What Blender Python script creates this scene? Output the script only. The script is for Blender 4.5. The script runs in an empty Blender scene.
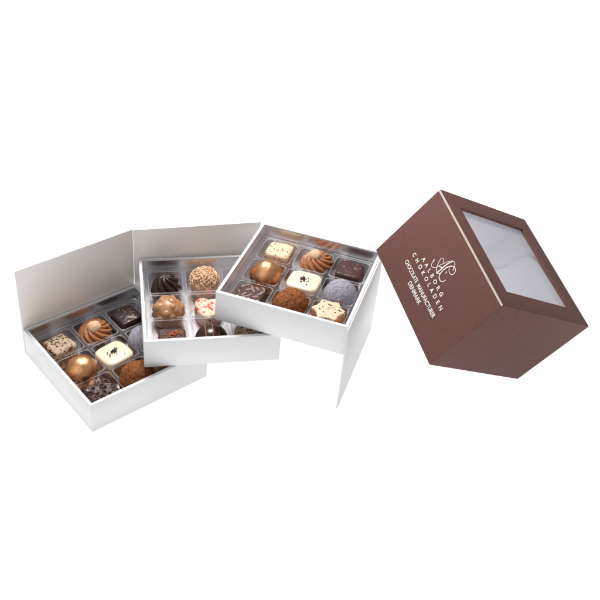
import bpy, bmesh, math, random
from mathutils import Vector, Matrix, noise

U = 0.11                      # one unit in the plan below = one box width = 11 cm
sc = bpy.context.scene
col = sc.collection

# ---------------------------------------------------------------- camera
cd = bpy.data.cameras.new('camera'); cam = bpy.data.objects.new('camera', cd); col.objects.link(cam)
cd.sensor_width = 36; cd.lens = 54.24
cd.shift_x = 0.0448; cd.shift_y = -0.0596
cd.clip_start = 0.01; cd.clip_end = 50
r_ = Vector((0.9970026, 0.0453913, 0.0626529)); u_ = Vector((-0.0773677, 0.5849373, 0.8073801)); f_ = Vector((0, 0.8098074, -0.5866959))
m = Matrix.Identity(4)
for i in range(3):
    m[i][0] = r_[i]; m[i][1] = u_[i]; m[i][2] = -f_[i]
m.translation = Vector((0.644999, -5.153055, 4.774228)) * U
cam.matrix_world = m
sc.camera = cam

# ---------------------------------------------------------------- studio light
w = bpy.data.worlds.new('World'); sc.world = w; w.use_nodes = True
bg = w.node_tree.nodes['Background']; bg.inputs[0].default_value = (0.93, 0.96, 1.0, 1); bg.inputs[1].default_value = 0.33

def softbox(name, loc, target, sx, sy, power, color=(1, 1, 1)):
    l = bpy.data.lights.new(name, 'AREA'); l.shape = 'RECTANGLE'; l.size = sx*U; l.size_y = sy*U
    l.energy = power; l.color = color
    o = bpy.data.objects.new(name, l); col.objects.link(o)
    o.location = Vector(loc)*U
    d = (Vector(target)-Vector(loc)).normalized()
    o.rotation_euler = d.to_track_quat('-Z', 'Y').to_euler()
    return o
softbox('key_softbox', (-0.4, 2.2, 5.5), (0.7, 0.1, 0.3), 1.7, 1.5, 5.0, (1, 0.965, 0.92))
softbox('fill_softbox', (-3.5, -5.5, 5.5), (0.6, 0, 0.3), 7.5, 6.0, 1.4, (0.97, 0.985, 1))

sc.render.engine = 'CYCLES'
sc.view_settings.view_transform = 'Standard'; sc.view_settings.look = 'None'
sc.view_settings.exposure = 0; sc.view_settings.gamma = 1
sc.cycles.max_bounces = 14; sc.cycles.transparent_max_bounces = 24

# ---------------------------------------------------------------- helpers
def srgb(r, g, b):
    f = lambda c: (c/255/12.92) if c/255 <= 0.04045 else ((c/255+0.055)/1.055)**2.4
    return (f(r), f(g), f(b), 1)

class NT:
    def __init__(s, name):
        s.m = bpy.data.materials.new(name); s.m.use_nodes = True
        s.t = s.m.node_tree; s.n = s.t.nodes; s.l = s.t.links
        s.b = s.n['Principled BSDF']
        s.tc = None
    def coord(s):
        if not s.tc:
            tc = s.n.new('ShaderNodeTexCoord'); mp = s.n.new('ShaderNodeMapping')
            mp.inputs['Scale'].default_value = (1/U, 1/U, 1/U)
            s.l.new(tc.outputs['Object'], mp.inputs['Vector']); s.tc = mp.outputs[0]
        return s.tc
    def noise(s, scale, detail=4, rough=0.6):
        n = s.n.new('ShaderNodeTexNoise'); n.inputs['Scale'].default_value = scale
        n.inputs['Detail'].default_value = detail; n.inputs['Roughness'].default_value = rough
        s.l.new(s.coord(), n.inputs['Vector']); return n
    def ramp(s, src, stops, interp='LINEAR'):
        r = s.n.new('ShaderNodeValToRGB'); s.l.new(src, r.inputs[0]); r.color_ramp.interpolation = interp
        e = r.color_ramp.elements
        while len(e) < len(stops): e.new(0.5)
        for k, (p, c) in enumerate(stops):
            e[k].position = p; e[k].color = c if len(c) == 4 else (*c, 1)
        return r.outputs[0]
    def mix(s, fac, a, b):
        x = s.n.new('ShaderNodeMix'); x.data_type = 'RGBA'
        for v, i in ((fac, 0), (a, 6), (b, 7)):
            if isinstance(v, (tuple, float, int)): x.inputs[i].default_value = v
            else: s.l.new(v, x.inputs[i])
        return x.outputs[2]
    def math(s, op, a, b=0.0):
        x = s.n.new('ShaderNodeMath'); x.operation = op
        for v, i in ((a, 0), (b, 1)):
            if isinstance(v, (float, int)): x.inputs[i].default_value = v
            else: s.l.new(v, x.inputs[i])
        return x.outputs[0]
    def sep(s):
        x = s.n.new('ShaderNodeSeparateXYZ'); s.l.new(s.coord(), x.inputs[0]); return x.outputs
    def color(s, v):
        if isinstance(v, tuple): s.b.inputs['Base Color'].default_value = v
        else: s.l.new(v, s.b.inputs['Base Color'])
    def bump(s, h, strength=0.3, dist=0.01):
        x = s.n.new('ShaderNodeBump'); x.inputs['Strength'].default_value = strength
        x.inputs['Distance'].default_value = dist*U
        s.l.new(h, x.inputs['Height']); s.l.new(x.outputs[0], s.b.inputs['Normal'])
    def specks(s, scale, size, dens, seed=0.0):
        # small flecks: one voronoi cell each, a share of the cells filled
        v = s.n.new('ShaderNodeTexVoronoi'); v.inputs['Scale'].default_value = scale
        mp = s.n.new('ShaderNodeMapping'); mp.inputs['Location'].default_value = (seed, seed*1.7, seed*.6)
        nz = s.noise(30, 2)
        add = s.n.new('ShaderNodeVectorMath'); add.operation = 'MULTIPLY_ADD'
        add.inputs[1].default_value = (0.016, 0.016, 0.016)
        s.l.new(nz.outputs['Color'], add.inputs[0]); s.l.new(s.coord(), add.inputs[2])
        s.l.new(add.outputs[0], mp.inputs[0]); s.l.new(mp.outputs[0], v.inputs['Vector'])
        sp = s.n.new('ShaderNodeSeparateColor'); s.l.new(v.outputs['Color'], sp.inputs[0])
        a = s.math('LESS_THAN', v.outputs['Distance'], s.math('MULTIPLY', sp.outputs[1], size*1.6))
        return s.math('MULTIPLY', a, s.math('LESS_THAN', sp.outputs[0], dens))
    def done(s, rough=0.5, metal=0.0, spec=0.5, **kw):
        s.b.inputs['Roughness'].default_value = rough; s.b.inputs['Metallic'].default_value = metal
        s.b.inputs['Specular IOR Level'].default_value = spec
        for k, v in kw.items(): s.b.inputs[k].default_value = v
        return s.m

class MB:
    """collects shapes (in plan units) and links them as one mesh object"""
    def __init__(s): s.v = []; s.f = []; s.mi = []
    def add(s, vs, fs, mi=0, M=None):
        o = len(s.v)
        s.v += [(M @ Vector(v)) if M else Vector(v) for v in vs]
        s.f += [tuple(i+o for i in f) for f in fs]; s.mi += [mi]*len(fs)
    def bm(s, b, mi=0, M=None):
        b.verts.index_update(); s.add([v.co.copy() for v in b.verts], [[v.index for v in f.verts] for f in b.faces], mi, M); b.free()
    def box(s, a, b, bev=0.0, mi=0, M=None, seg=2):
        k = bmesh.new(); bmesh.ops.create_cube(k, size=1)
        for v in k.verts:
            v.co = Vector([(a[i]+b[i])/2 + v.co[i]*(b[i]-a[i]) for i in range(3)])
        if bev: bmesh.ops.bevel(k, geom=list(k.edges), offset=bev, segments=seg, affect='EDGES', profile=0.5)
        s.bm(k, mi, M)
    def tube(s, pts, rad, n=6, mi=0, flat=None):
        # pts in 3D, rad list; simple frame
        vs = []; fs = []
        for i, p in enumerate(pts):
            p = Vector(p); t = (Vector(pts[min(i+1, len(pts)-1)])-Vector(pts[max(i-1, 0)])).normalized()
            a = t.orthogonal() if flat is None else Vector(flat)
            a = (a - t*a.dot(t)).normalized(); b = t.cross(a)
            for k in range(n):
                an = 2*math.pi*k/n
                vs.append(p + a*math.cos(an)*rad[i]*(1 if flat is None else 0.3) + b*math.sin(an)*rad[i])
        for i in range(len(pts)-1):
            for k in range(n):
                fs.append((i*n+k, i*n+(k+1) % n, (i+1)*n+(k+1) % n, (i+1)*n+k))
        fs.append(tuple(range(n))[::-1]); fs.append(tuple((len(pts)-1)*n+k for k in range(n)))
        s.add(vs, fs, mi)
    def build(s, name, mats, parent=None, smooth=False, angle=None, M=None, fix=True):
        me = bpy.data.meshes.new(name); me.from_pydata([v*U for v in s.v], [], s.f)
        if not isinstance(mats, (list, tuple)): mats = [mats]
        for m_ in mats: me.materials.append(m_)
        for p, i in zip(me.polygons, s.mi): p.material_index = i
        if fix:
            b = bmesh.new(); b.from_mesh(me); bmesh.ops.recalc_face_normals(b, faces=b.faces); b.to_mesh(me); b.free()
        if smooth:
            for p in me.polygons: p.use_smooth = True
            if angle is not None:
                b = bmesh.new(); b.from_mesh(me)
                for e in b.edges:
                    if len(e.link_faces) == 2 and e.calc_face_angle(0) > math.radians(angle): e.smooth = False
                b.to_mesh(me); b.free()
        me.update()
        o = bpy.data.objects.new(name, me); col.objects.link(o)
        if parent: o.parent = parent
        if M is not None: o.matrix_local = scaleT(M)
        return o

def scaleT(M):
    M = M.copy(); M.translation = M.translation*U; return M
def empty(name, M):
    o = bpy.data.objects.new(name, None); col.objects.link(o); o.empty_display_size = 0.01
    o.matrix_world = scaleT(M); return o
def tag(o, label=None, cat=None, group=None, kind=None):
    for k, v in (('label', label), ('category', cat), ('group', group), ('kind', kind)):
        if v: o[k] = v
    return o
T = Matrix.Translation
def RZ(a): return Matrix.Rotation(a, 4, 'Z')
def RX(a): return Matrix.Rotation(a, 4, 'X')
def RY(a): return Matrix.Rotation(a, 4, 'Y')

# ---------------------------------------------------------------- card, foil and film
t = NT('white_card'); n = t.noise(120, 6); lf = t.noise(2.2, 2); t.bump(t.math('ADD', n.outputs[0], t.math('MULTIPLY', lf.outputs[0], 9.0)), 0.22, 0.004)
t.color((0.735, 0.735, 0.738, 1)); M_card = t.done(0.55, spec=0.35)

t = NT('pearl_paper'); n = t.noise(90, 5)
n2 = t.n.new('ShaderNodeTexNoise'); n2.inputs['Scale'].default_value = 3; t.l.new(t.coord(), n2.inputs[0])
t.color(t.mix(n2.outputs[0], (0.86, 0.825, 0.79, 1), (0.80, 0.76, 0.72, 1))); t.bump(n.outputs[0], 0.06, 0.004)
M_pearl = t.done(0.42, metal=0.15)

t = NT('silver_foil'); n = t.noise(7, 3); t.bump(n.outputs[0], 0.10, 0.02)
t.color((0.90, 0.885, 0.90, 1)); M_foil = t.done(0.30, metal=1.0)

t = NT('clear_film')
tr = t.n.new('ShaderNodeBsdfTransparent'); tr.inputs[0].default_value = (0.975, 0.975, 0.985, 1)
gl = t.n.new('ShaderNodeBsdfGlossy'); gl.inputs['Roughness'].default_value = 0.045; gl.inputs[0].default_value = (1, 1, 1, 1)
lw = t.n.new('ShaderNodeLayerWeight'); lw.inputs[0].default_value = 0.5
mr = t.n.new('ShaderNodeMapRange'); mr.inputs[3].default_value = 0.06; mr.inputs[4].default_value = 0.6
pw = t.math('POWER', lw.outputs['Facing'], 2.2)
t.l.new(pw, mr.inputs[0])
mx = t.n.new('ShaderNodeMixShader'); t.l.new(mr.outputs[0], mx.inputs[0]); t.l.new(tr.outputs[0], mx.inputs[1]); t.l.new(gl.outputs[0], mx.inputs[2])
n = t.noise(5, 3); bp = t.n.new('ShaderNodeBump'); bp.inputs['Strength'].default_value = 0.10; bp.inputs['Distance'].default_value = 0.02*U
t.l.new(n.outputs[0], bp.inputs['Height']); t.l.new(bp.outputs[0], gl.inputs['Normal'])
df = t.n.new('ShaderNodeBsdfDiffuse'); df.inputs[0].default_value = (0.85, 0.86, 0.92, 1)
m3 = t.n.new('ShaderNodeMixShader'); m3.inputs[0].default_value = 0.03; t.l.new(mx.outputs[0], m3.inputs[1]); t.l.new(df.outputs[0], m3.inputs[2])
t.l.new(m3.outputs[0], t.n['Material Output'].inputs[0]); M_film = t.m

t = NT('thick_film_edge')
tr = t.n.new('ShaderNodeBsdfTransparent'); tr.inputs[0].default_value = (0.95, 0.95, 0.97, 1)
df = t.n.new('ShaderNodeBsdfDiffuse'); df.inputs[0].default_value = (0.85, 0.86, 0.90, 1)
gl = t.n.new('ShaderNodeBsdfGlossy'); gl.inputs['Roughness'].default_value = 0.15
m1 = t.n.new('ShaderNodeMixShader'); m1.inputs[0].default_value = 0.26; t.l.new(tr.outputs[0], m1.inputs[1]); t.l.new(df.outputs[0], m1.inputs[2])
m2 = t.n.new('ShaderNodeMixShader'); m2.inputs[0].default_value = 0.30; t.l.new(m1.outputs[0], m2.inputs[1]); t.l.new(gl.outputs[0], m2.inputs[2])
t.l.new(m2.outputs[0], t.n['Material Output'].inputs[0]); M_lip = t.m

t = NT('window_pane_film')
tr = t.n.new('ShaderNodeBsdfTransparent'); tr.inputs[0].default_value = (0.97, 0.97, 0.985, 1)
df = t.n.new('ShaderNodeBsdfDiffuse'); df.inputs[0].default_value = (0.86, 0.86, 0.93, 1)
gl = t.n.new('ShaderNodeBsdfGlossy'); gl.inputs['Roughness'].default_value = 0.12
m1 = t.n.new('ShaderNodeMixShader'); m1.inputs[0].default_value = 0.24; t.l.new(tr.outputs[0], m1.inputs[1]); t.l.new(df.outputs[0], m1.inputs[2])
fr = t.n.new('ShaderNodeFresnel'); fr.inputs[0].default_value = 1.35
m2 = t.n.new('ShaderNodeMixShader'); t.l.new(fr.outputs[0], m2.inputs[0]); t.l.new(m1.outputs[0], m2.inputs[1]); t.l.new(gl.outputs[0], m2.inputs[2])
t.l.new(m2.outputs[0], t.n['Material Output'].inputs[0]); M_pane = t.m

t = NT('brown_cover_paper'); n = t.noise(55, 6, 0.75); n2 = t.noise(9, 3)
wv = t.noise(130, 3)
t.color(t.mix(t.ramp(n.outputs[0], [(0.2, (0, 0, 0)), (0.8, (1, 1, 1))]), (0.108, 0.046, 0.039, 1), (0.172, 0.080, 0.071, 1)))
t.bump(t.math('ADD', n.outputs[0], wv.outputs[0]), 0.45, 0.008); M_brown = t.done(0.55, spec=0.12)

t = NT('white_print'); t.color((0.78, 0.74, 0.72, 1)); M_print = t.done(0.45)
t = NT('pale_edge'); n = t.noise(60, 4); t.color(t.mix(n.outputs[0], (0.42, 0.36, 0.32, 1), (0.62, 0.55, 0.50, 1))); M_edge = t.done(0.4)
t = NT('lilac_liner'); n = t.noise(6, 3); t.color((0.85, 0.85, 0.89, 1)); t.bump(n.outputs[0], 0.1, 0.02); M_liner = t.done(0.5)

t = NT('reflection_shape_white'); t.color((0.90, 0.90, 0.93, 1)); M_inner = t.done(0.5)

# ---------------------------------------------------------------- white ground, emission added to wash out its shadows
g = MB(); g.add([(-60, -60, 0), (60, -60, 0), (60, 60, 0), (-60, 60, 0)], [(0, 1, 2, 3)])
t = NT('glowing_white_ground'); t.color((0.80, 0.80, 0.80, 1))
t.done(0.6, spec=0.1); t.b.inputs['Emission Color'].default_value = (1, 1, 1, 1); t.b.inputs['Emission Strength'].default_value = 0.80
tag(g.build('ground', t.m), kind='structure')

# ---------------------------------------------------------------- fold-out box: three trays on a folding spine
W, D = 0.9936, 1.0012
H = 0.794
hs = [0.2564, 0.247, 0.2564]
org = [(-1.2, 0.0, 0.0), (-0.42829, 0.66382, 0.2570), (0.53774, 0.94104, 0.5132)]
yaw = [0.72881, 0.1994, -0.29536]
TM = []
for i in range(3):
    M = T(org[i]) @ RZ(yaw[i])
    if i == 1: M = M @ T((0, -D, 0)) @ RX(0.011) @ T((0, D, 0))
    TM.append(M)
box = empty('gift_box', T((0.0, 0.2, 0)))
tag(box, 'white fold-out box of three chocolate trays fanned on a hinged card spine', 'gift box')
inv = T((0.0, -0.2, 0))

def tray_mesh(h):
    k = bmesh.new(); bmesh.ops.create_cube(k, size=1)
    for v in k.verts: v.co = Vector(((v.co.x+.5)*W, (v.co.y-.5)*D, (v.co.z+.5)*h))
    bmesh.ops.bevel(k, geom=list(k.edges), offset=0.005, segments=2, affect='EDGES', profile=0.5)
    top = max(k.faces, key=lambda f: f.calc_center_median().z*10 + f.calc_area())
    bmesh.ops.inset_region(k, faces=[top], thickness=0.0195, use_even_offset=True)
    r = bmesh.ops.extrude_face_region(k, geom=[top])
    vs = [e for e in r['geom'] if isinstance(e, bmesh.types.BMVert)]
    bmesh.ops.translate(k, verts=vs, vec=(0, 0, -(h-0.022)))
    if top.is_valid: bmesh.ops.delete(k, geom=[top], context='FACES')
    return k
IN = 0.0262
for i in range(3):
    b = MB(); b.bm(tray_mesh(hs[i])); tr_ = b.build('tray', M_card, box, smooth=True, angle=28, M=inv @ TM[i])
    a = IN; z0, z1 = 0.0245, hs[i]-0.012
    x0, x1, y0, y1 = a, W-a, -D+a, -a
    l = MB(); P = [(x0, y0), (x1, y0), (x1, y1), (x0, y1)]
    l.add([(x, y, z0) for x, y in P]+[(x, y, z1) for x, y in P],
          [(0, 1, 2, 3)]+[(k, (k+1) % 4, (k+1) % 4+4, k+4) for k in range(4)])
    l.build('foil_lining', M_foil, tr_, fix=False)

def panel(p, q, h, inner_mi, off, thick=0.013, ext=0.0):
    """upright card leaf from p to q; off = gap to the tray, leaf lies on the left of p->q"""
    p = Vector((p[0], p[1], 0)); q = Vector((q[0], q[1], 0)); d = (q-p); L = d.length+ext; a = math.atan2(d.y, d.x)
    b = MB(); k = bmesh.new(); bmesh.ops.create_cube(k, size=1)
    for v in k.verts: v.co = Vector(((v.co.x+.5)*L, off+(v.co.y+.5)*thick, 0.003+(v.co.z+.5)*(h-0.003)))
    bmesh.ops.bevel(k, geom=list(k.edges), offset=0.004, segments=2, affect='EDGES', profile=0.5)
    b.bm(k)
    for j, f in enumerate(b.f):
        c = [b.v[v] for v in f]
        if inner_mi and all(abs(v.y-off) < 1e-5 for v in c): b.mi[j] = 1
    return b.build('spine_leaf', [M_card, M_pearl], box, smooth=True, angle=28, M=inv @ T(p) @ RZ(a))
def corner(i, x, y): v = TM[i] @ Vector((x, y, 0)); return (v.x, v.y)
def meet(i, j, off):
    """where the lines just behind the backs of tray i and tray j cross"""
    p, p2 = Vector(corner(i, 0, off)), Vector(corner(i, W, off)); q, q2 = Vector(corner(j, 0, off)), Vector(corner(j, W, off))
    d, e = p2-p, q2-q; k_ = ((q.x-p.x)*e.y-(q.y-p.y)*e.x)/(d.x*e.y-d.y*e.x)
    return p+d*k_
f01 = meet(0, 1, 0.003); f12 = Vector(corner(2, -0.007, -0.030))
c0, c3 = corner(0, -0.004, 0.003), corner(2, W, 0.001)
panel(c0, f01, H, True, 0.0)
panel(f01, f12, 0.785, True, 0.0)
panel(corner(2, 0, 0.001), c3, 0.7675, True, 0.0)
c3o, f1 = corner(2, W+0.0010, 0.0), corner(2, W+0.0010, -D-0.022)
panel(c3o, f1, 0.7680, False, 0.0, 0.012)

# ---------------------------------------------------------------- clear plastic inserts
CX = [0.2, 0.4968, 0.7936]; CY = [-0.2, -0.5, -0.8]
PIT = 0.2968; FL = 0.150; CELLZ = 0.034
def rsq(a, half, rad):
    """point of a rounded square at parameter a (0..1); corners share the parameter with a plain square"""
    s_ = a*4; side = int(s_) % 4; tt = (s_-int(s_))*2-1
    x = tt*half; y = -half
    if rad > 0:
        ex = abs(x)-(half-rad)
        if ex > 0:
            th = (ex/rad)*math.pi/4
            x = math.copysign(half-rad+rad*math.sin(th), x); y = -(half-rad)-rad*math.cos(th)
    for _ in range(side): x, y = -y, x
    return x, y
def make_insert():
    b = MB(); n = 64
    for cx in CX:
        for cy in CY:
            rings = [(PIT/2, 0, FL), (0.1385, 0.026, FL), (0.1365, 0.028, FL+0.005), (0.1325, 0.031, FL+0.005), (0.1305, 0.031, FL-0.003),
                     (0.118, 0.042, CELLZ+0.045), (0.113, 0.040, CELLZ+0.012), (0.101, 0.036, CELLZ)]
            vs = []
            for hf, rd, z in rings:
                for k in range(n):
                    x, y = rsq(k/n, hf, rd); vs.append((cx+x, cy+y, z))
            fs = []
            for r in range(len(rings)-1):
                for k in range(n): fs.append((r*n+k, r*n+(k+1) % n, (r+1)*n+(k+1) % n, (r+1)*n+k))
            fs.append(tuple((len(rings)-1)*n+k for k in range(n)))
            q0 = len(b.mi); b.add(vs, fs)
            for q in range(n, 4*n): b.mi[q0+q] = 1
    # outer flange and skirt
    n = 64; cx, cy = CX[1], CY[1]; vs = []; fs = []
    R_ = [(PIT*1.5, 0.0, FL), (0.458, 0.03, FL), (0.462, 0.032, FL+0.007), (0.467, 0.036, FL+0.007), (0.4685, 0.036, FL-0.01), (0.4693, 0.036, 0.034)]
    for hf, rd, z in R_:
        for k in range(n*3):
            x, y = rsq(k/(n*3), hf, rd); vs.append((cx+x, cy+y, z))
    n3 = n*3
    for r in range(len(R_)-1):
        for k in range(n3): fs.append((r*n3+k, r*n3+(k+1) % n3, (r+1)*n3+(k+1) % n3, (r+1)*n3+k))
    q0 = len(b.mi); b.add(vs, fs)
    for q in range(n3, 3*n3): b.mi[q0+q] = 1
    return b
ins = make_insert()
where = ['lowest tray at the left', 'middle tray', 'topmost tray']
first = None
for i in range(3):
    if first is None:
        o = ins.build('plastic_insert', [M_film, M_lip], smooth=True, angle=35, fix=False); first = o
    else:
        o = first.copy(); col.objects.link(o)
    o.matrix_world = scaleT(TM[i])
    tag(o, 'clear moulded plastic insert with nine cells lying in the ' + where[i], 'plastic insert', 'clear plastic inserts in the trays')

# ---------------------------------------------------------------- chocolate shapes
def superellipse(n):
    def f(a): return (abs(math.cos(a))**n+abs(math.sin(a))**n)**(-1/n)
    return f
circle = lambda a: 1.0
def star(a): return 0.87+0.095*math.cos(6*a) + 0.025*math.cos(12*a)
def heart(a):
    a = (a - math.pi/2)
    a = (a+math.pi) % (2*math.pi)-math.pi       # 0 = the notch
    b = abs(a)
    return 0.70+0.30*math.exp(-((b-0.72)/0.62)**2)*1.0 - 0.0 + 0.22*math.exp(-((math.pi-b)/0.42)**2)
def block_profile(h, bev, taper=0.0, dome=0.0, top_rings=9):
    p = [(0.0, 0.0), (0.55, 0.0), (0.93, 0.0), (0.985+taper*0, 0.006)]
    for k in range(1, 6): p.append((1.0-taper*k/6, 0.006+(h-bev-0.006)*k/6))
    r0 = 1.0-taper
    br = bev/0.1
    for k in range(0, 7):
        an = math.pi/2*k/6; p.append((r0-br*(1-math.cos(an)), h-bev+bev*math.sin(an)))
    r1 = r0-br
    for k in range(1, top_rings+1):
        q = 1-k/top_rings; p.append((r1*q, h+dome*(1-q*q)))
    return p
def dome_profile(h, low=0.25, n=26):
    """squashed ball standing on a small foot; low = how far down the widest ring lies"""
    zc = h*low; p = [(0.0, 0.0), (0.5, 0.0)]
    a0 = -0.62
    for k in range(n+1):
        a = a0+(math.pi/2-a0)*k/n
        z = zc+(h-zc)*math.sin(a) if a > 0 else zc+zc*math.sin(a)/math.sin(0.62)
        p.append((math.cos(a), z))
    return p
def form(profile, R, plan=circle, n=96, disp=None, twist=None, warp=None, sx=1, sy=1):
    vs = []; fs = []
    rings = [q for q in profile if q[0] > 1e-4]
    top = profile[-1][1]
    for rr, z in rings:
        for k in range(n):
            a = 2*math.pi*k/n; q = rr*R*plan(a)
            if warp: q, zz = warp(a, rr, z, q)
            else: zz = z
            vs.append(Vector((q*math.cos(a)*sx, q*math.sin(a)*sy, zz)))
    vs.append(Vector((0, 0, profile[0][1]))); vs.append(Vector((0, 0, top)))
    nb = len(vs)-2; m_ = len(rings)
    for r in range(m_-1):
        for k in range(n): fs.append((r*n+k, r*n+(k+1) % n, (r+1)*n+(k+1) % n, (r+1)*n+k))
    for k in range(n):
        fs.append((nb, (k+1) % n, k)); fs.append(((m_-1)*n+k, (m_-1)*n+(k+1) % n, nb+1))
    if disp:
        me = bpy.data.meshes.new('tmp'); me.from_pydata(vs, [], fs); me.update()
        nn = [v.normal.copy() for v in me.vertices]; bpy.data.meshes.remove(me)
        vs = [v + nn[i]*disp(v, nn[i]) for i, v in enumerate(vs)]
    b = MB(); b.add(vs, fs); return b
def N3(v, s, o=0.0): return noise.noise(Vector((v[0]*s+o, v[1]*s-o, v[2]*s+o*.3)))
def rough_disp(a1, s1, a2=0, s2=1, o=0.0):
    return lambda v, nn: a1*N3(v, s1, o)+a2*N3(v, s2, o+5)
def chips(b, pts, size, rnd, flat=0.5, mi=0):
    """irregular little lumps scattered over given (point, normal) pairs"""
    for p, nn in pts:
        k = bmesh.new(); bmesh.ops.create_icosphere(k, subdivisions=1, radius=1)
        s_ = size*rnd.uniform(0.6, 1.3)
        for v in k.verts: v.co *= rnd.uniform(0.75, 1.2)
        q = nn.to_track_quat('Z', 'Y').to_matrix().to_4x4() @ RZ(rnd.uniform(0, 6.3)) @ RX(rnd.uniform(-.5, .5))
        b.bm(k, mi, T(p) @ q @ Matrix.Diagonal((s_*rnd.uniform(.8, 1.5), s_*rnd.uniform(.6, 1), s_*flat, 1)))

# ---------------------------------------------------------------- chocolate materials
def choc_mat(name, c1, c2, rough=0.35, spec=0.5, ns=14, bump=0.15, bs=60, bd=0.004):
    t = NT(name); a = t.noise(ns, 4); t.color(t.mix(a.outputs[0], c1, c2))
    q = t.noise(bs, 4); t.bump(q.outputs[0], bump, bd); return t.done(rough, spec=spec)
M_dark = choc_mat('dark_chocolate', (0.020, 0.0075, 0.006, 1), (0.042, 0.016, 0.013, 1), 0.33)
M_darkmatt = choc_mat('matt_dark_chocolate', (0.046, 0.016, 0.013, 1), (0.082, 0.034, 0.029, 1), 0.42, spec=0.35, bump=0.3)
M_ridge = choc_mat('pale_ridge', (0.17, 0.11, 0.105, 1), (0.26, 0.18, 0.17, 1), 0.35)  # paler tone for the raised marks
M_marks = choc_mat('greyish_dark_chocolate', (0.060, 0.031, 0.028, 1), (0.100, 0.058, 0.053, 1), 0.36, bump=0.25)
M_base = choc_mat('chocolate_foot', (0.014, 0.006, 0.005, 1), (0.030, 0.012, 0.010, 1), 0.4)
M_milk = choc_mat('milk_chocolate_cream', (0.28, 0.098, 0.034, 1), (0.42, 0.165, 0.062, 1), 0.36, bump=0.1)
M_nut = choc_mat('hazelnut', (0.62, 0.35, 0.20, 1), (0.80, 0.54, 0.36, 1), 0.45, ns=9)
M_rocher = choc_mat('caramel_chocolate', (0.36, 0.165, 0.075, 1), (0.50, 0.26, 0.13, 1), 0.34, ns=8, bump=0.15)
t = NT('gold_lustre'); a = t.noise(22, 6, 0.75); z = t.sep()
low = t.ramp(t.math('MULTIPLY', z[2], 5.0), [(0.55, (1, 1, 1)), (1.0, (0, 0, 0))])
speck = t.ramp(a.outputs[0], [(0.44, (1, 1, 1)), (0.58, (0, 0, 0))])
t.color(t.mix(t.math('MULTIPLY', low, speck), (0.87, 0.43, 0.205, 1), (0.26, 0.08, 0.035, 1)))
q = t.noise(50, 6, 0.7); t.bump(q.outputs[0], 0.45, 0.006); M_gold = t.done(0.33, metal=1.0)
t = NT('cocoa_dust'); a = t.noise(55, 6, 0.8); b2 = t.noise(10, 3)
t.color(t.mix(t.ramp(a.outputs[0], [(0.38, (0, 0, 0)), (0.62, (1, 1, 1))]), (0.140, 0.042, 0.014, 1), (0.40, 0.155, 0.060, 1)))
t.bump(a.outputs[0], 0.8, 0.010); M_cocoa = t.done(0.9, spec=0.1)
t = NT('lilac_sugar_dust'); a = t.noise(70, 6, 0.85); b2 = t.noise(8, 3)
t.color(t.mix(t.ramp(a.outputs[0], [(0.42, (0, 0, 0)), (0.58, (1, 1, 1))]), (0.20, 0.185, 0.215, 1), (0.50, 0.49, 0.57, 1)))
t.bump(a.outputs[0], 0.7, 0.008); M_grey = t.done(0.85, spec=0.15)
t = NT('ivory_chocolate'); a = t.noise(6, 3); t.color(t.mix(a.outputs[0], (0.74, 0.655, 0.50, 1), (0.79, 0.71, 0.56, 1))); t.bump(t.noise(40, 3).outputs[0], 0.1, 0.004)
M_ivory = t.done(0.38, spec=0.4, **{'Subsurface Weight': 0.15, 'Subsurface Radius': (0.003, 0.002, 0.001), 'Subsurface Scale': 1.0})
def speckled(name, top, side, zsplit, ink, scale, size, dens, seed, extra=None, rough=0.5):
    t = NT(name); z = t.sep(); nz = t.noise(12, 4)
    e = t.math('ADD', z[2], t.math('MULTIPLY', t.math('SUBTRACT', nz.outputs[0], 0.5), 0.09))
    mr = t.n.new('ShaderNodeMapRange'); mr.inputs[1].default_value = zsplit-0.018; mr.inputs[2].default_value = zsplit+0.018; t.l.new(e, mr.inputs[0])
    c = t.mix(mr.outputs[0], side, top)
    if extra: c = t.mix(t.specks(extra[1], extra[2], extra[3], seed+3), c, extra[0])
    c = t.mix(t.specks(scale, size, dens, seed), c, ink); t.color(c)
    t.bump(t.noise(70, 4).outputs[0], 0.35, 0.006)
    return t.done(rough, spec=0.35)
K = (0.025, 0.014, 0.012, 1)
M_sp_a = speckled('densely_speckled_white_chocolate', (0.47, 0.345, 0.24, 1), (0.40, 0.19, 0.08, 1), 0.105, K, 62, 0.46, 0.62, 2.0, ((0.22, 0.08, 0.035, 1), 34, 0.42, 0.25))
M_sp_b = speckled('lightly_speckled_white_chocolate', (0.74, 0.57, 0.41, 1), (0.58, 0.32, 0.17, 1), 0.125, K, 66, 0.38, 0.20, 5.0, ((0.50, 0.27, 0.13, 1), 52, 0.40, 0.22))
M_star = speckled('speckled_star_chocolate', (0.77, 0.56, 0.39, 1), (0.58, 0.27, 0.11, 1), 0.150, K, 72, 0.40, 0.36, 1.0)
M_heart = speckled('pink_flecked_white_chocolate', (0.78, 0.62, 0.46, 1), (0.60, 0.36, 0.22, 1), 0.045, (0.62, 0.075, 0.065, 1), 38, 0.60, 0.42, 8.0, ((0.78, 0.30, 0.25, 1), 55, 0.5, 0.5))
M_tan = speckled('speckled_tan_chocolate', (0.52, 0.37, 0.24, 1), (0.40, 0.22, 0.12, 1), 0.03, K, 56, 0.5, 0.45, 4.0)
t = NT('striped_dark_chocolate'); x = t.sep(); a = t.noise(14, 4)
c = t.mix(a.outputs[0], (0.020, 0.0075, 0.006, 1), (0.042, 0.016, 0.013, 1))
nx = t.math('MULTIPLY', t.math('SUBTRACT', t.noise(10, 2).outputs[0], 0.5), 0.012)
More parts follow.
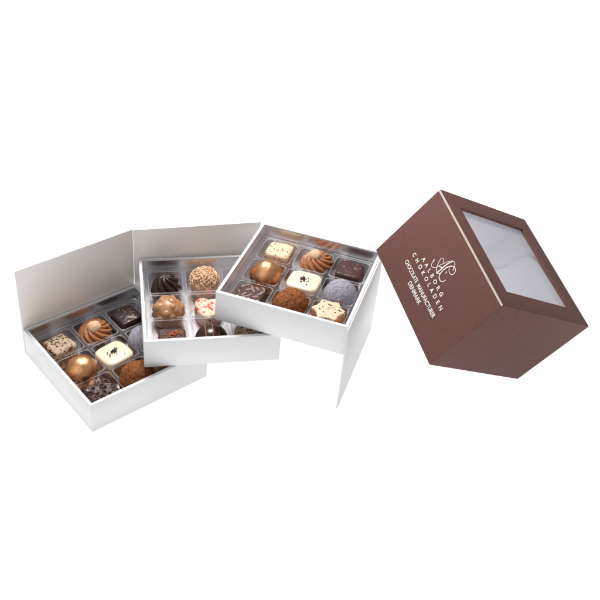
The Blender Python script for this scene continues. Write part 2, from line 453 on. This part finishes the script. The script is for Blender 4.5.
for px, wd in ((-0.048, 0.0035), (0.004, 0.0025), (0.05, 0.003)):
    s_ = t.math('LESS_THAN', t.math('ABSOLUTE', t.math('SUBTRACT', t.math('ADD', x[0], nx), px)), wd)
    c = t.mix(s_, c, (0.30, 0.12, 0.05, 1))
t.color(c); M_stripe = t.done(0.25, spec=0.5)
t = NT('red_crumbs'); a = t.noise(16, 2); t.color(t.ramp(a.outputs[0], [(0.4, (0.50, 0.06, 0.02)), (0.6, (0.55, 0.22, 0.05))])); M_red = t.done(0.5)
t = NT('toasted_nut_pieces'); a = t.noise(14, 3); t.color(t.ramp(a.outputs[0], [(0.35, (0.50, 0.27, 0.14)), (0.62, (0.80, 0.56, 0.36))]))
t.bump(t.noise(60, 3).outputs[0], 0.3, 0.004); M_nutbits = t.done(0.5)
t = NT('sugar_crystals'); t.color((0.42, 0.34, 0.33, 1)); M_crys = t.done(0.25)

# ---------------------------------------------------------------- chocolate builders (plan units, standing at z = 0)
def place(i, x, y, rz=0.0, z=None):
    return TM[i] @ T((x, y, CELLZ+0.001 if z is None else z)) @ RZ(rz)
def single(name, mb, mat, i, x, y, rz, label, group=None, **kw):
    o = mb.build(name, mat, smooth=True, **kw); o.matrix_world = scaleT(place(i, x, y, rz))
    return tag(o, label, 'chocolate', group)

def speckled_cube(i, x, y, rz, mat, label, seed):
    b = form(block_profile(0.165, 0.024, 0.05, 0.004), 0.104, superellipse(7), 120, rough_disp(0.005, 10, 0.002, 40, seed))
    return single('speckled_praline', b, mat, i, x, y, rz, label, 'speckled white chocolate squares')

def swirl_mesh(R, h, z0, ridges, tw, depth, dark=False):
    n = 144; rings = 46; vs = []; fs = []
    for r in range(rings):
        s_ = r/(rings-1)
        a_ = s_*math.pi/2*0.985
        rr = R*(math.cos(a_)**0.8); zz = z0 + h*(math.sin(a_)**0.95)
        if s_ < 0.12: rr *= 0.86+0.14*(s_/0.12)**0.5
        for k in range(n):
            a = 2*math.pi*k/n
            ph = ridges*a + tw*(s_**0.9)
            w_ = abs(math.sin(ph/2)); g_ = (w_**0.75)
            fade = 1-0.25*s_
            q = rr*(1-depth*(1-g_)*fade) * (1+0.03*math.sin(a*2+1))
            zq = zz + h*0.10*(g_-0.6)*math.sin(math.pi*s_)
            vs.append(Vector((q*math.cos(a), q*math.sin(a), zq+0.002*N3((q*math.cos(a), q*math.sin(a), zz), 30))))
    vs.append(Vector((0, 0, z0))); vs.append(Vector((0, 0, z0+h)))
    for r in range(rings-1):
        for k in range(n): fs.append((r*n+k, r*n+(k+1) % n, (r+1)*n+(k+1) % n, (r+1)*n+k))
    nb = len(vs)-2
    for k in range(n):
        fs.append((nb, (k+1) % n, k)); fs.append(((rings-1)*n+k, (rings-1)*n+(k+1) % n, nb+1))
    b = MB(); b.add(vs, fs); return b

def rosette(i, x, y, rz, label):
    e = empty('rosette_praline', place(i, x, y, rz)); tag(e, label, 'chocolate', 'piped rosettes with a hazelnut')
    form(block_profile(0.075, 0.012, -0.02), 0.104, superellipse(3.2), 96).build('chocolate_base', M_base, e, smooth=True)
    sw = swirl_mesh(0.138, 0.118, 0.066, 10, 21.0, 0.26)
    sw.build('piped_cream', M_milk, e, smooth=True)
    form(dome_profile(0.074, 0.42), 0.052, circle, 48, rough_disp(0.006, 22, 0.002, 60)).build('hazelnut', M_nut, e, smooth=True, M=T((-0.020, -0.004, 0.150)) @ RX(0.25))
    return e

def dark_square(i, x, y, rz, label, seed):
    e = empty('sugared_praline', place(i, x, y, rz)); tag(e, label, 'chocolate', 'dark squares with sugar crystals')
    form(block_profile(0.150, 0.016, 0.06, 0.004), 0.104, superellipse(8), 120, rough_disp(0.0035, 14, 0.002, 45, seed)).build('chocolate_body', M_dark if i == 0 else M_darkmatt, e, smooth=True)
    rnd = random.Random(seed); pts = []
    for _ in range(34):
        px, py = rnd.gauss(0, 0.036), rnd.gauss(0, 0.036)
        if max(abs(px), abs(py)) < 0.08: pts.append((Vector((px, py, 0.1535)), Vector((rnd.uniform(-.2, .2), rnd.uniform(-.2, .2), 1))))
    c = MB(); chips(c, pts, 0.0042, rnd, 0.7); c.build('sugar_crystals', M_crys, e)
    return e

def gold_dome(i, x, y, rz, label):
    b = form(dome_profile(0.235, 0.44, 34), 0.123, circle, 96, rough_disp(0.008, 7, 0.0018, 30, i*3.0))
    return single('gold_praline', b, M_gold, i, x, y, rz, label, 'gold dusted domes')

def ivory_square(i, x, y, rz, label, seed):
    e = empty('ivory_praline', place(i, x, y, rz)); tag(e, label, 'chocolate', 'ivory squares with dark flakes')
    form(block_profile(0.093, 0.012, 0.0), 0.108, superellipse(4.2), 96, sx=1.06, sy=0.98).build('chocolate_base', M_rocher, e, smooth=True)
    form(block_profile(0.062, 0.020, 0.0, 0.008), 0.116, superellipse(4.0), 120, rough_disp(0.002, 8, 0, 1, seed), sx=1.06, sy=0.98).build('ivory_top', M_ivory, e, smooth=True, M=T((0, 0, 0.092)))
    rnd = random.Random(seed); c = MB(); pts = []
    for _ in range(16):
        a, q = rnd.uniform(0, 6.3), abs(rnd.gauss(0, 0.018))
        pts.append((Vector((q*math.cos(a)*1.25-0.004, q*math.sin(a), 0.166+rnd.uniform(0, .008))), Vector((rnd.uniform(-.6, .6), rnd.uniform(-.6, .6), 1)).normalized()))
    chips(c, pts, 0.0095, rnd, 0.42)
    pts = [(Vector((rnd.gauss(0.01, 0.045), rnd.gauss(0, 0.035), 0.163)), Vector((0, 0, 1))) for _ in range(6)]
    chips(c, pts, 0.0045, rnd, 0.5)
    c.build('chocolate_flakes', M_base, e)
    return e

def grey_dome(i, x, y, rz, label):
    b = form(dome_profile(0.228, 0.44, 34), 0.126, circle, 110, rough_disp(0.004, 12, 0.0025, 60, i*2.0+1))
    return single('sugar_dusted_truffle', b, M_grey, i, x, y, rz, label, 'lilac grey dusted domes')

def embossed(i, x, y, rz, label, seed, deep):
    """dark rounded square, its top covered in slanting oval marks"""
    rnd = random.Random(seed)
    marks = []
    tries = 0
    while len(marks) < 17 and tries < 900:
        tries += 1
        p = (rnd.uniform(-.092, .092), rnd.uniform(-.092, .092))
        if all((p[0]-q[0])**2+(p[1]-q[1])**2 > 0.036**2 for q in marks): marks.append((p[0], p[1], rnd.choice((0.6, 0.75, 2.3, 0.9))+rnd.uniform(-.15, .15)))
    def hgt(px, py):
        o = 0
        for mx_, my_, an in marks:
            dx, dy = px-mx_, py-my_
            u, v = dx*math.cos(an)+dy*math.sin(an), -dx*math.sin(an)+dy*math.cos(an)
            d = math.sqrt((u/(0.024 if deep else 0.021))**2+(v/(0.0105 if deep else 0.0085))**2)
            if d < 1.9:
                ring = math.exp(-((d-1.0)/0.33)**2)
                o = max(o, ring) if ring > 0.25 else o
                if d < 0.7: o = -0.9*(1-d/0.7)**0.5 if deep else 0.9
        return o
    amp = 0.011 if deep else 0.0045
    def disp(v, nn):
        return (amp*hgt(v.x, v.y) + (0.0035*N3(v, 30, seed) if deep else 0)) if nn.z > 0.75 else (0.008*N3(v, 22, seed) if deep else 0)
    prof = block_profile(0.146, 0.020, 0.03, 0.002, 60)
    b = form(prof, 0.108, superellipse(5), 220, disp)
    if not deep:
        for j, f in enumerate(b.f):
            c_ = sum((b.v[q] for q in f), Vector())/len(f)
            if c_.z > 0.145 and hgt(c_.x, c_.y) > 0.55: b.mi[j] = 1
        mat = [M_darkmatt, M_ridge]
    else: mat = M_marks
    return single('embossed_praline', b, mat, i, x, y, rz, label, 'dark squares with slanting oval marks')

def truffle(i, x, y, rz, label):
    b = form(dome_profile(0.236, 0.44, 44), 0.127, circle, 140, lambda v, nn: 0.010*N3(v, 9, i)+0.006*N3(v, 26, i+2)+0.004*N3(v, 70, i), sx=1.04, sy=0.97)
    return single('cocoa_truffle', b, M_cocoa, i, x, y, rz, label, 'cocoa dusted truffles')

def star_choc(i, x, y, rz, label):
    b = form(block_profile(0.172, 0.013, 0.0, 0.004, 12), 0.124, star, 180, rough_disp(0.0025, 14, 0.001, 50))
    return single('star_praline', b, M_star, i, x, y, rz, label, 'speckled star chocolates')

ly, ty_ = 'lowest tray at the left', 'topmost tray'
# lowest tray
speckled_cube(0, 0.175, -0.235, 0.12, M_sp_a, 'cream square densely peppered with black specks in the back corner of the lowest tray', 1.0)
rosette(0, 0.487, -0.215, 0.4, 'milk chocolate rosette with hazelnut, in the lowest tray beside the black peppered square')
dark_square(0, 0.775, -0.210, 0.05, 'near black square with sugar crystals in the far cell of the lowest tray', 11)
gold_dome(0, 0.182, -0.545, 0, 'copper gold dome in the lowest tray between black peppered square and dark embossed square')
ivory_square(0, 0.460, -0.545, 0.1, 'ivory rounded square with a dark star of flakes in the centre of the lowest tray', 21)
grey_dome(0, 0.745, -0.515, 0, 'lilac grey dusted dome half hidden behind the corner of the middle tray')
embossed(0, 0.185, -0.838, 0.05, 'dark chocolate with deep open oval marks in the front corner of the lowest tray', 31, True)
truffle(0, 0.475, -0.830, 0, 'reddish brown cocoa truffle in the front row of the lowest tray')
star_choc(0, 0.765, -0.825, 0.3, 'chocolate glimpsed under the front edge of the middle tray, in the lowest tray')
# topmost tray
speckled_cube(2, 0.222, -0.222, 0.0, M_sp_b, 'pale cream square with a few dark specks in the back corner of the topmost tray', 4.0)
rosette(2, 0.530, -0.195, 0.0, 'milk chocolate rosette with hazelnut in the back row of the topmost tray')
dark_square(2, 0.802, -0.225, 0.0, 'brown sugared square in the topmost tray corner next to the brown lid', 12)
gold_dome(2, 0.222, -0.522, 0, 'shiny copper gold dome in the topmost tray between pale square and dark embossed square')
ivory_square(2, 0.522, -0.512, 0.0, 'ivory rounded square with loose dark flakes in the centre of the topmost tray', 23)
grey_dome(2, 0.812, -0.522, 0, 'lilac grey dusted dome fully visible in the right column of the topmost tray')
embossed(2, 0.203, -0.812, 0.0, 'dark chocolate with pale slanting ridges in the front left cell of the topmost tray', 33, False)
truffle(2, 0.508, -0.790, 1.0, 'brown cocoa truffle in the front row of the topmost tray beside the star')
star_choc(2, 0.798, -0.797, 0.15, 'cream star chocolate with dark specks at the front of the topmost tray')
# middle tray
def dark_swirl(i, x, y):
    b = swirl_mesh(0.124, 0.205, 0.0, 8, 19.0, 0.30)
    return single('dark_swirl_praline', b, M_dark, i, x, y, 0.3, 'glossy dark twisted swirl in the back left cell of the middle tray')
def crunch_ball(i, x, y):
    e = empty('nut_ball_praline', place(i, x, y)); tag(e, 'round ball coated in chopped toasted nuts in the middle tray', 'chocolate')
    form(dome_profile(0.222, 0.46, 26), 0.114, circle, 64).build('chocolate_core', M_rocher, e, smooth=True)
    rnd = random.Random(5); c = MB(); pts = []
    for k in range(300):
        z = 1-2*(k+.5)/300; a = k*2.39996
        q = math.sqrt(1-z*z); nn = Vector((q*math.cos(a), q*math.sin(a), z))
        if z < -0.75: continue
        pts.append((Vector((nn.x*0.114, nn.y*0.114, 0.114+nn.z*0.108)), (nn+Vector((rnd.uniform(-.3, .3), rnd.uniform(-.3, .3), rnd.uniform(-.3, .3)))).normalized()))
    chips(c, pts, 0.0155, rnd, 0.62); c.build('nut_pieces', M_nutbits, e)
def rocher(i, x, y):
    rnd = random.Random(9); c = []
    for k in range(24):
        z = 1-1.7*(k+.5)/24; a = k*2.39996+rnd.uniform(-.5, .5); q = math.sqrt(max(0, 1-z*z))
        c.append((Vector((q*math.cos(a), q*math.sin(a), z)).normalized(), rnd.uniform(0.20, 0.42), rnd.uniform(0.45, 1.0)))
    def disp(v, nn):
        d = Vector((v.x, v.y, v.z-0.09)).normalized(); o = 0
        for p, s_, h_ in c:
            an = (d-p).length/s_
            if an < 1.0: o = max(o, h_*(1-an*an)**0.8)
        return 0.017*o - 0.006 + 0.003*N3(v, 14)
    b = form(dome_profile(0.215, 0.44, 60), 0.124, circle, 200, disp)
    return single('bumpy_caramel_praline', b, M_rocher, i, x, y, 0, 'bumpy glossy caramel brown ball on the left side of the middle tray')
def heart_choc(i, x, y):
    b = form(block_profile(0.120, 0.022, 0.0, 0.008, 14), 0.135, heart, 180, rough_disp(0.003, 12, 0.0015, 45))
    return single('heart_praline', b, M_heart, i, x, y, -0.15, 'cream heart with red and pink flecks in the centre of the middle tray')
def crumb_square(i, x, y):
    e = empty('crumb_topped_praline', place(i, x, y, -0.05)); tag(e, 'dark chocolate square topped with orange red crumbs at the front of the middle tray', 'chocolate')
    form(block_profile(0.105, 0.012, 0.03, 0.003), 0.104, superellipse(8), 120, rough_disp(0.002, 12)).build('chocolate_body', M_darkmatt, e, smooth=True)
    rnd = random.Random(3); c = MB(); pts = []
    for _ in range(46):
        px = rnd.gauss(0, 0.030); pts.append((Vector((px+0.005, rnd.gauss(0, 0.012)+0.25*px+0.02, 0.109+rnd.uniform(0, 0.012))), Vector((rnd.uniform(-1, 1), rnd.uniform(-1, 1), 1)).normalized()))
    chips(c, pts, 0.0075, rnd, 0.6); c.build('red_crumbs', M_red, e)
dark_swirl(1, 0.205, -0.230)
crunch_ball(1, 0.507, -0.195)
rocher(1, 0.203, -0.532)
heart_choc(1, 0.510, -0.530)
crumb_square(1, 0.212, -0.838)
single('striped_praline', form(dome_profile(0.160, 0.34, 34), 0.122, circle, 96, rough_disp(0.0015, 8)), M_stripe, 1, 0.505, -0.825, 0,
       'smooth dark dome with thin caramel stripes at the front of the middle tray')
single('speckled_tan_praline', form(block_profile(0.110, 0.045, 0.0, 0.012, 12), 0.116, superellipse(3), 120, rough_disp(0.004, 12)), M_tan, 1, 0.795, -0.820, 0,
       'speckled tan chocolate under the corner of the topmost tray')

# ---------------------------------------------------------------- the brown window lid, leaning on the corner of the trays
LS, LS2, LH = 1.06565, 1.0835, 0.7223
LR = Matrix(((0.3526042, 0.7622079, 0.5428714, 0), (-0.8930725, 0.4473431, -0.0480177, 0), (-0.2794493, -0.4678922, 0.8384420, 0), (0, 0, 0, 1)))
LM = T((1.821267, 0.587392, 1.412607)) @ LR
lid = empty('box_lid', LM)
tag(lid, 'dark brown box lid with a square window, tipped over and leaning on the white trays', 'box lid')
k = bmesh.new(); bmesh.ops.create_cube(k, size=1)
for v in k.verts: v.co = Vector(((v.co.x+.5)*LS, (v.co.y+.5)*LS2, (v.co.z-.5)*LH))
bmesh.ops.bevel(k, geom=[e for e in k.edges if max(v.co.z for v in e.verts) > -LH+.01], offset=0.006, segments=3, affect='EDGES', profile=0.5)
top = max(k.faces, key=lambda f: f.calc_center_median().z*10 + f.calc_area())
bot = min(k.faces, key=lambda f: f.calc_center_median().z)
bmesh.ops.delete(k, geom=[bot], context='FACES_ONLY')
bmesh.ops.inset_region(k, faces=[top], thickness=0.137, use_even_offset=True)
r = bmesh.ops.extrude_face_region(k, geom=[top])
bmesh.ops.translate(k, verts=[e for e in r['geom'] if isinstance(e, bmesh.types.BMVert)], vec=(0, 0, -0.022))
bmesh.ops.delete(k, geom=[f for f in r['geom'] if isinstance(f, bmesh.types.BMFace)]+([top] if top.is_valid else []), context='FACES_ONLY')
b = MB(); b.bm(k); b.build('cover', M_brown, lid, smooth=True, angle=28)
# lining boards
o1, o2 = 0.007, 0.024
b = MB()
b.box((o1, o1, -LH+.003), (LS-o1, o2, -0.026)); b.box((o1, LS2-o2, -LH+.003), (LS-o1, LS2-o1, -0.026))
b.box((o1, o2+.001, -LH+.003), (o2, LS2-o2-.001, -0.026)); b.box((LS-o2, o2+.001, -LH+.003), (LS-o1, LS2-o2-.001, -0.026))
b.build('lining', M_liner, lid)
pl = [(.09, -.51), (.17, -.455), (.232, -.38), (.258, -.30), (.262, -.22), (.285, -.14), (.33, -.095), (.42, -.075), (1.03, -.06), (1.03, -.71), (.09, -.71)]
b = MB(); n_ = len(pl); b.add([(x, 1.046, z) for x, z in pl]+[(x, 1.0575, z) for x, z in pl],
    [tuple(range(n_)), tuple(range(n_, 2*n_))]+[(k_, (k_+1) % n_, (k_+1) % n_+n_, k_+n_) for k_ in range(n_)])
b.build('reflection_shape', M_inner, lid)  # added board; its curved edge stands in for reflections in the window
# window film, slightly wavy
b = MB(); n = 24; a0 = 0.10; vs = []; fs = []
for j in range(n+1):
    for i2 in range(n+1):
        x = a0+(LS-2*a0)*i2/n; y = a0+(LS2-2*a0)*j/n; vs.append((x, y, -0.027-0.004*N3((x, y, 0), 2.5)-0.002))
for j in range(n):
    for i2 in range(n): q = j*(n+1)+i2; fs.append((q, q+1, q+n+2, q+n+1))
b.add(vs, fs); b.build('window_film', M_pane, lid, smooth=True, fix=False)
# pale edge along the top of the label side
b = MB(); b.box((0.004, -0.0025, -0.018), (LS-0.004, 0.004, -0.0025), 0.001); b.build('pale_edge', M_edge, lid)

# lettering
def lettering(lines):
    vs = []; fs = []
    for text, x0, x1, zc, cap, bold, sp in lines:
        cu = bpy.data.curves.new('text', 'FONT'); cu.body = text; cu.size = 1; cu.offset = bold; cu.extrude = 0.0; cu.space_character = sp
        ob = bpy.data.objects.new('text', cu); col.objects.link(ob)
        me = bpy.data.meshes.new_from_object(ob.evaluated_get(bpy.context.evaluated_depsgraph_get()))
        xs = [v.co.x for v in me.vertices]; ys = [v.co.y for v in me.vertices]
        sx = (x1-x0)/(max(xs)-min(xs)); sy = cap/(max(ys)-min(ys))
        o = len(vs)
        for v in me.vertices: vs.append(Vector((x0+(v.co.x-min(xs))*sx, -0.0022, zc+(v.co.y-(max(ys)+min(ys))/2)*sy)))
        for p in me.polygons: fs.append(tuple(q+o for q in p.vertices))
        bpy.data.objects.remove(ob); bpy.data.curves.remove(cu); bpy.data.meshes.remove(me)
    b = MB(); b.add(vs, fs); return b
b = lettering([('AALBORG', 0.352, 0.703, -0.382, 0.034, 0.028, 2.2), ('CHOKOLADEN', 0.268, 0.788, -0.436, 0.035, 0.028, 2.2),
               ('CHOCOLATE', 0.270, 0.478, -0.519, 0.037, 0.022, 1.0), ('MANUFACTURER', 0.500, 0.796, -0.519, 0.037, 0.022, 1.0), ('DENMARK', 0.432, 0.636, -0.576, 0.037, 0.022, 1.0)])
b.build('lettering', M_print, lid, fix=False)
S = [[(0.431, -0.304, 0.0069), (0.435, -0.316, 0.0059), (0.44, -0.335, 0.003), (0.447, -0.347, 0.0025), (0.465, -0.349, 0.0025), (0.485, -0.332, 0.0025), (0.494, -0.309, 0.003), (0.498, -0.283, 0.003), (0.507, -0.257, 0.0025), (0.514, -0.23, 0.0025), (0.528, -0.201, 0.003), (0.545, -0.177, 0.004)],
 [(0.507, -0.257, 0.0025), (0.493, -0.243, 0.003), (0.472, -0.237, 0.003), (0.462, -0.253, 0.003), (0.47, -0.279, 0.0035), (0.484, -0.303, 0.0035), (0.502, -0.323, 0.004), (0.525, -0.333, 0.004), (0.529, -0.342, 0.004)],
 [(0.529, -0.342, 0.0069), (0.531, -0.314, 0.0069), (0.53, -0.27, 0.0069), (0.532, -0.228, 0.0064), (0.542, -0.191, 0.005), (0.546, -0.175, 0.0025)],
 [(0.545, -0.177, 0.0025), (0.564, -0.173, 0.003), (0.585, -0.184, 0.003), (0.59, -0.189, 0.0025)],
 [(0.623, -0.299, 0.0059), (0.622, -0.317, 0.0035), (0.607, -0.337, 0.004), (0.583, -0.34, 0.005), (0.563, -0.33, 0.0055), (0.553, -0.308, 0.0059), (0.548, -0.275, 0.0059), (0.553, -0.24, 0.0059), (0.57, -0.207, 0.0055), (0.592, -0.19, 0.004), (0.614, -0.193, 0.004), (0.628, -0.21, 0.004), (0.625, -0.236, 0.004), (0.6, -0.246, 0.003), (0.578, -0.239, 0.0025), (0.568, -0.224, 0.0025)],
 [(0.585, -0.196, 0.002), (0.597, -0.201, 0.0035), (0.602, -0.212, 0.0069)],
 [(0.573, -0.261, 0.0025), (0.582, -0.263, 0.0035), (0.58, -0.278, 0.003)],
 [(0.499, -0.296, 0.004), (0.518, -0.285, 0.0059), (0.536, -0.28, 0.004)],
 [(0.531, -0.342, 0.0035), (0.544, -0.325, 0.004), (0.556, -0.307, 0.003)]]
def smooth_path(p):
    out = []
    for j in range(len(p)-1):
        a, b_, c_, d_ = p[max(j-1, 0)], p[j], p[j+1], p[min(j+2, len(p)-1)]
        for q in range(5):
            t_ = q/5
            out.append(tuple(0.5*((2*b_[k])+(-a[k]+c_[k])*t_+(2*a[k]-5*b_[k]+4*c_[k]-d_[k])*t_*t_+(-a[k]+3*b_[k]-3*c_[k]+d_[k])*t_**3) for k in range(3)))
    out.append(p[-1]); return out
b = MB()
for j, s_ in enumerate(S):
    q = smooth_path(s_); b.tube([(x, -0.0012-0.0002*j, z) for x, z, w_ in q], [max(w_, 0.0028)*0.78 for x, z, w_ in q], 6, flat=(0, 1, 0))
b.build('monogram', M_print, lid)
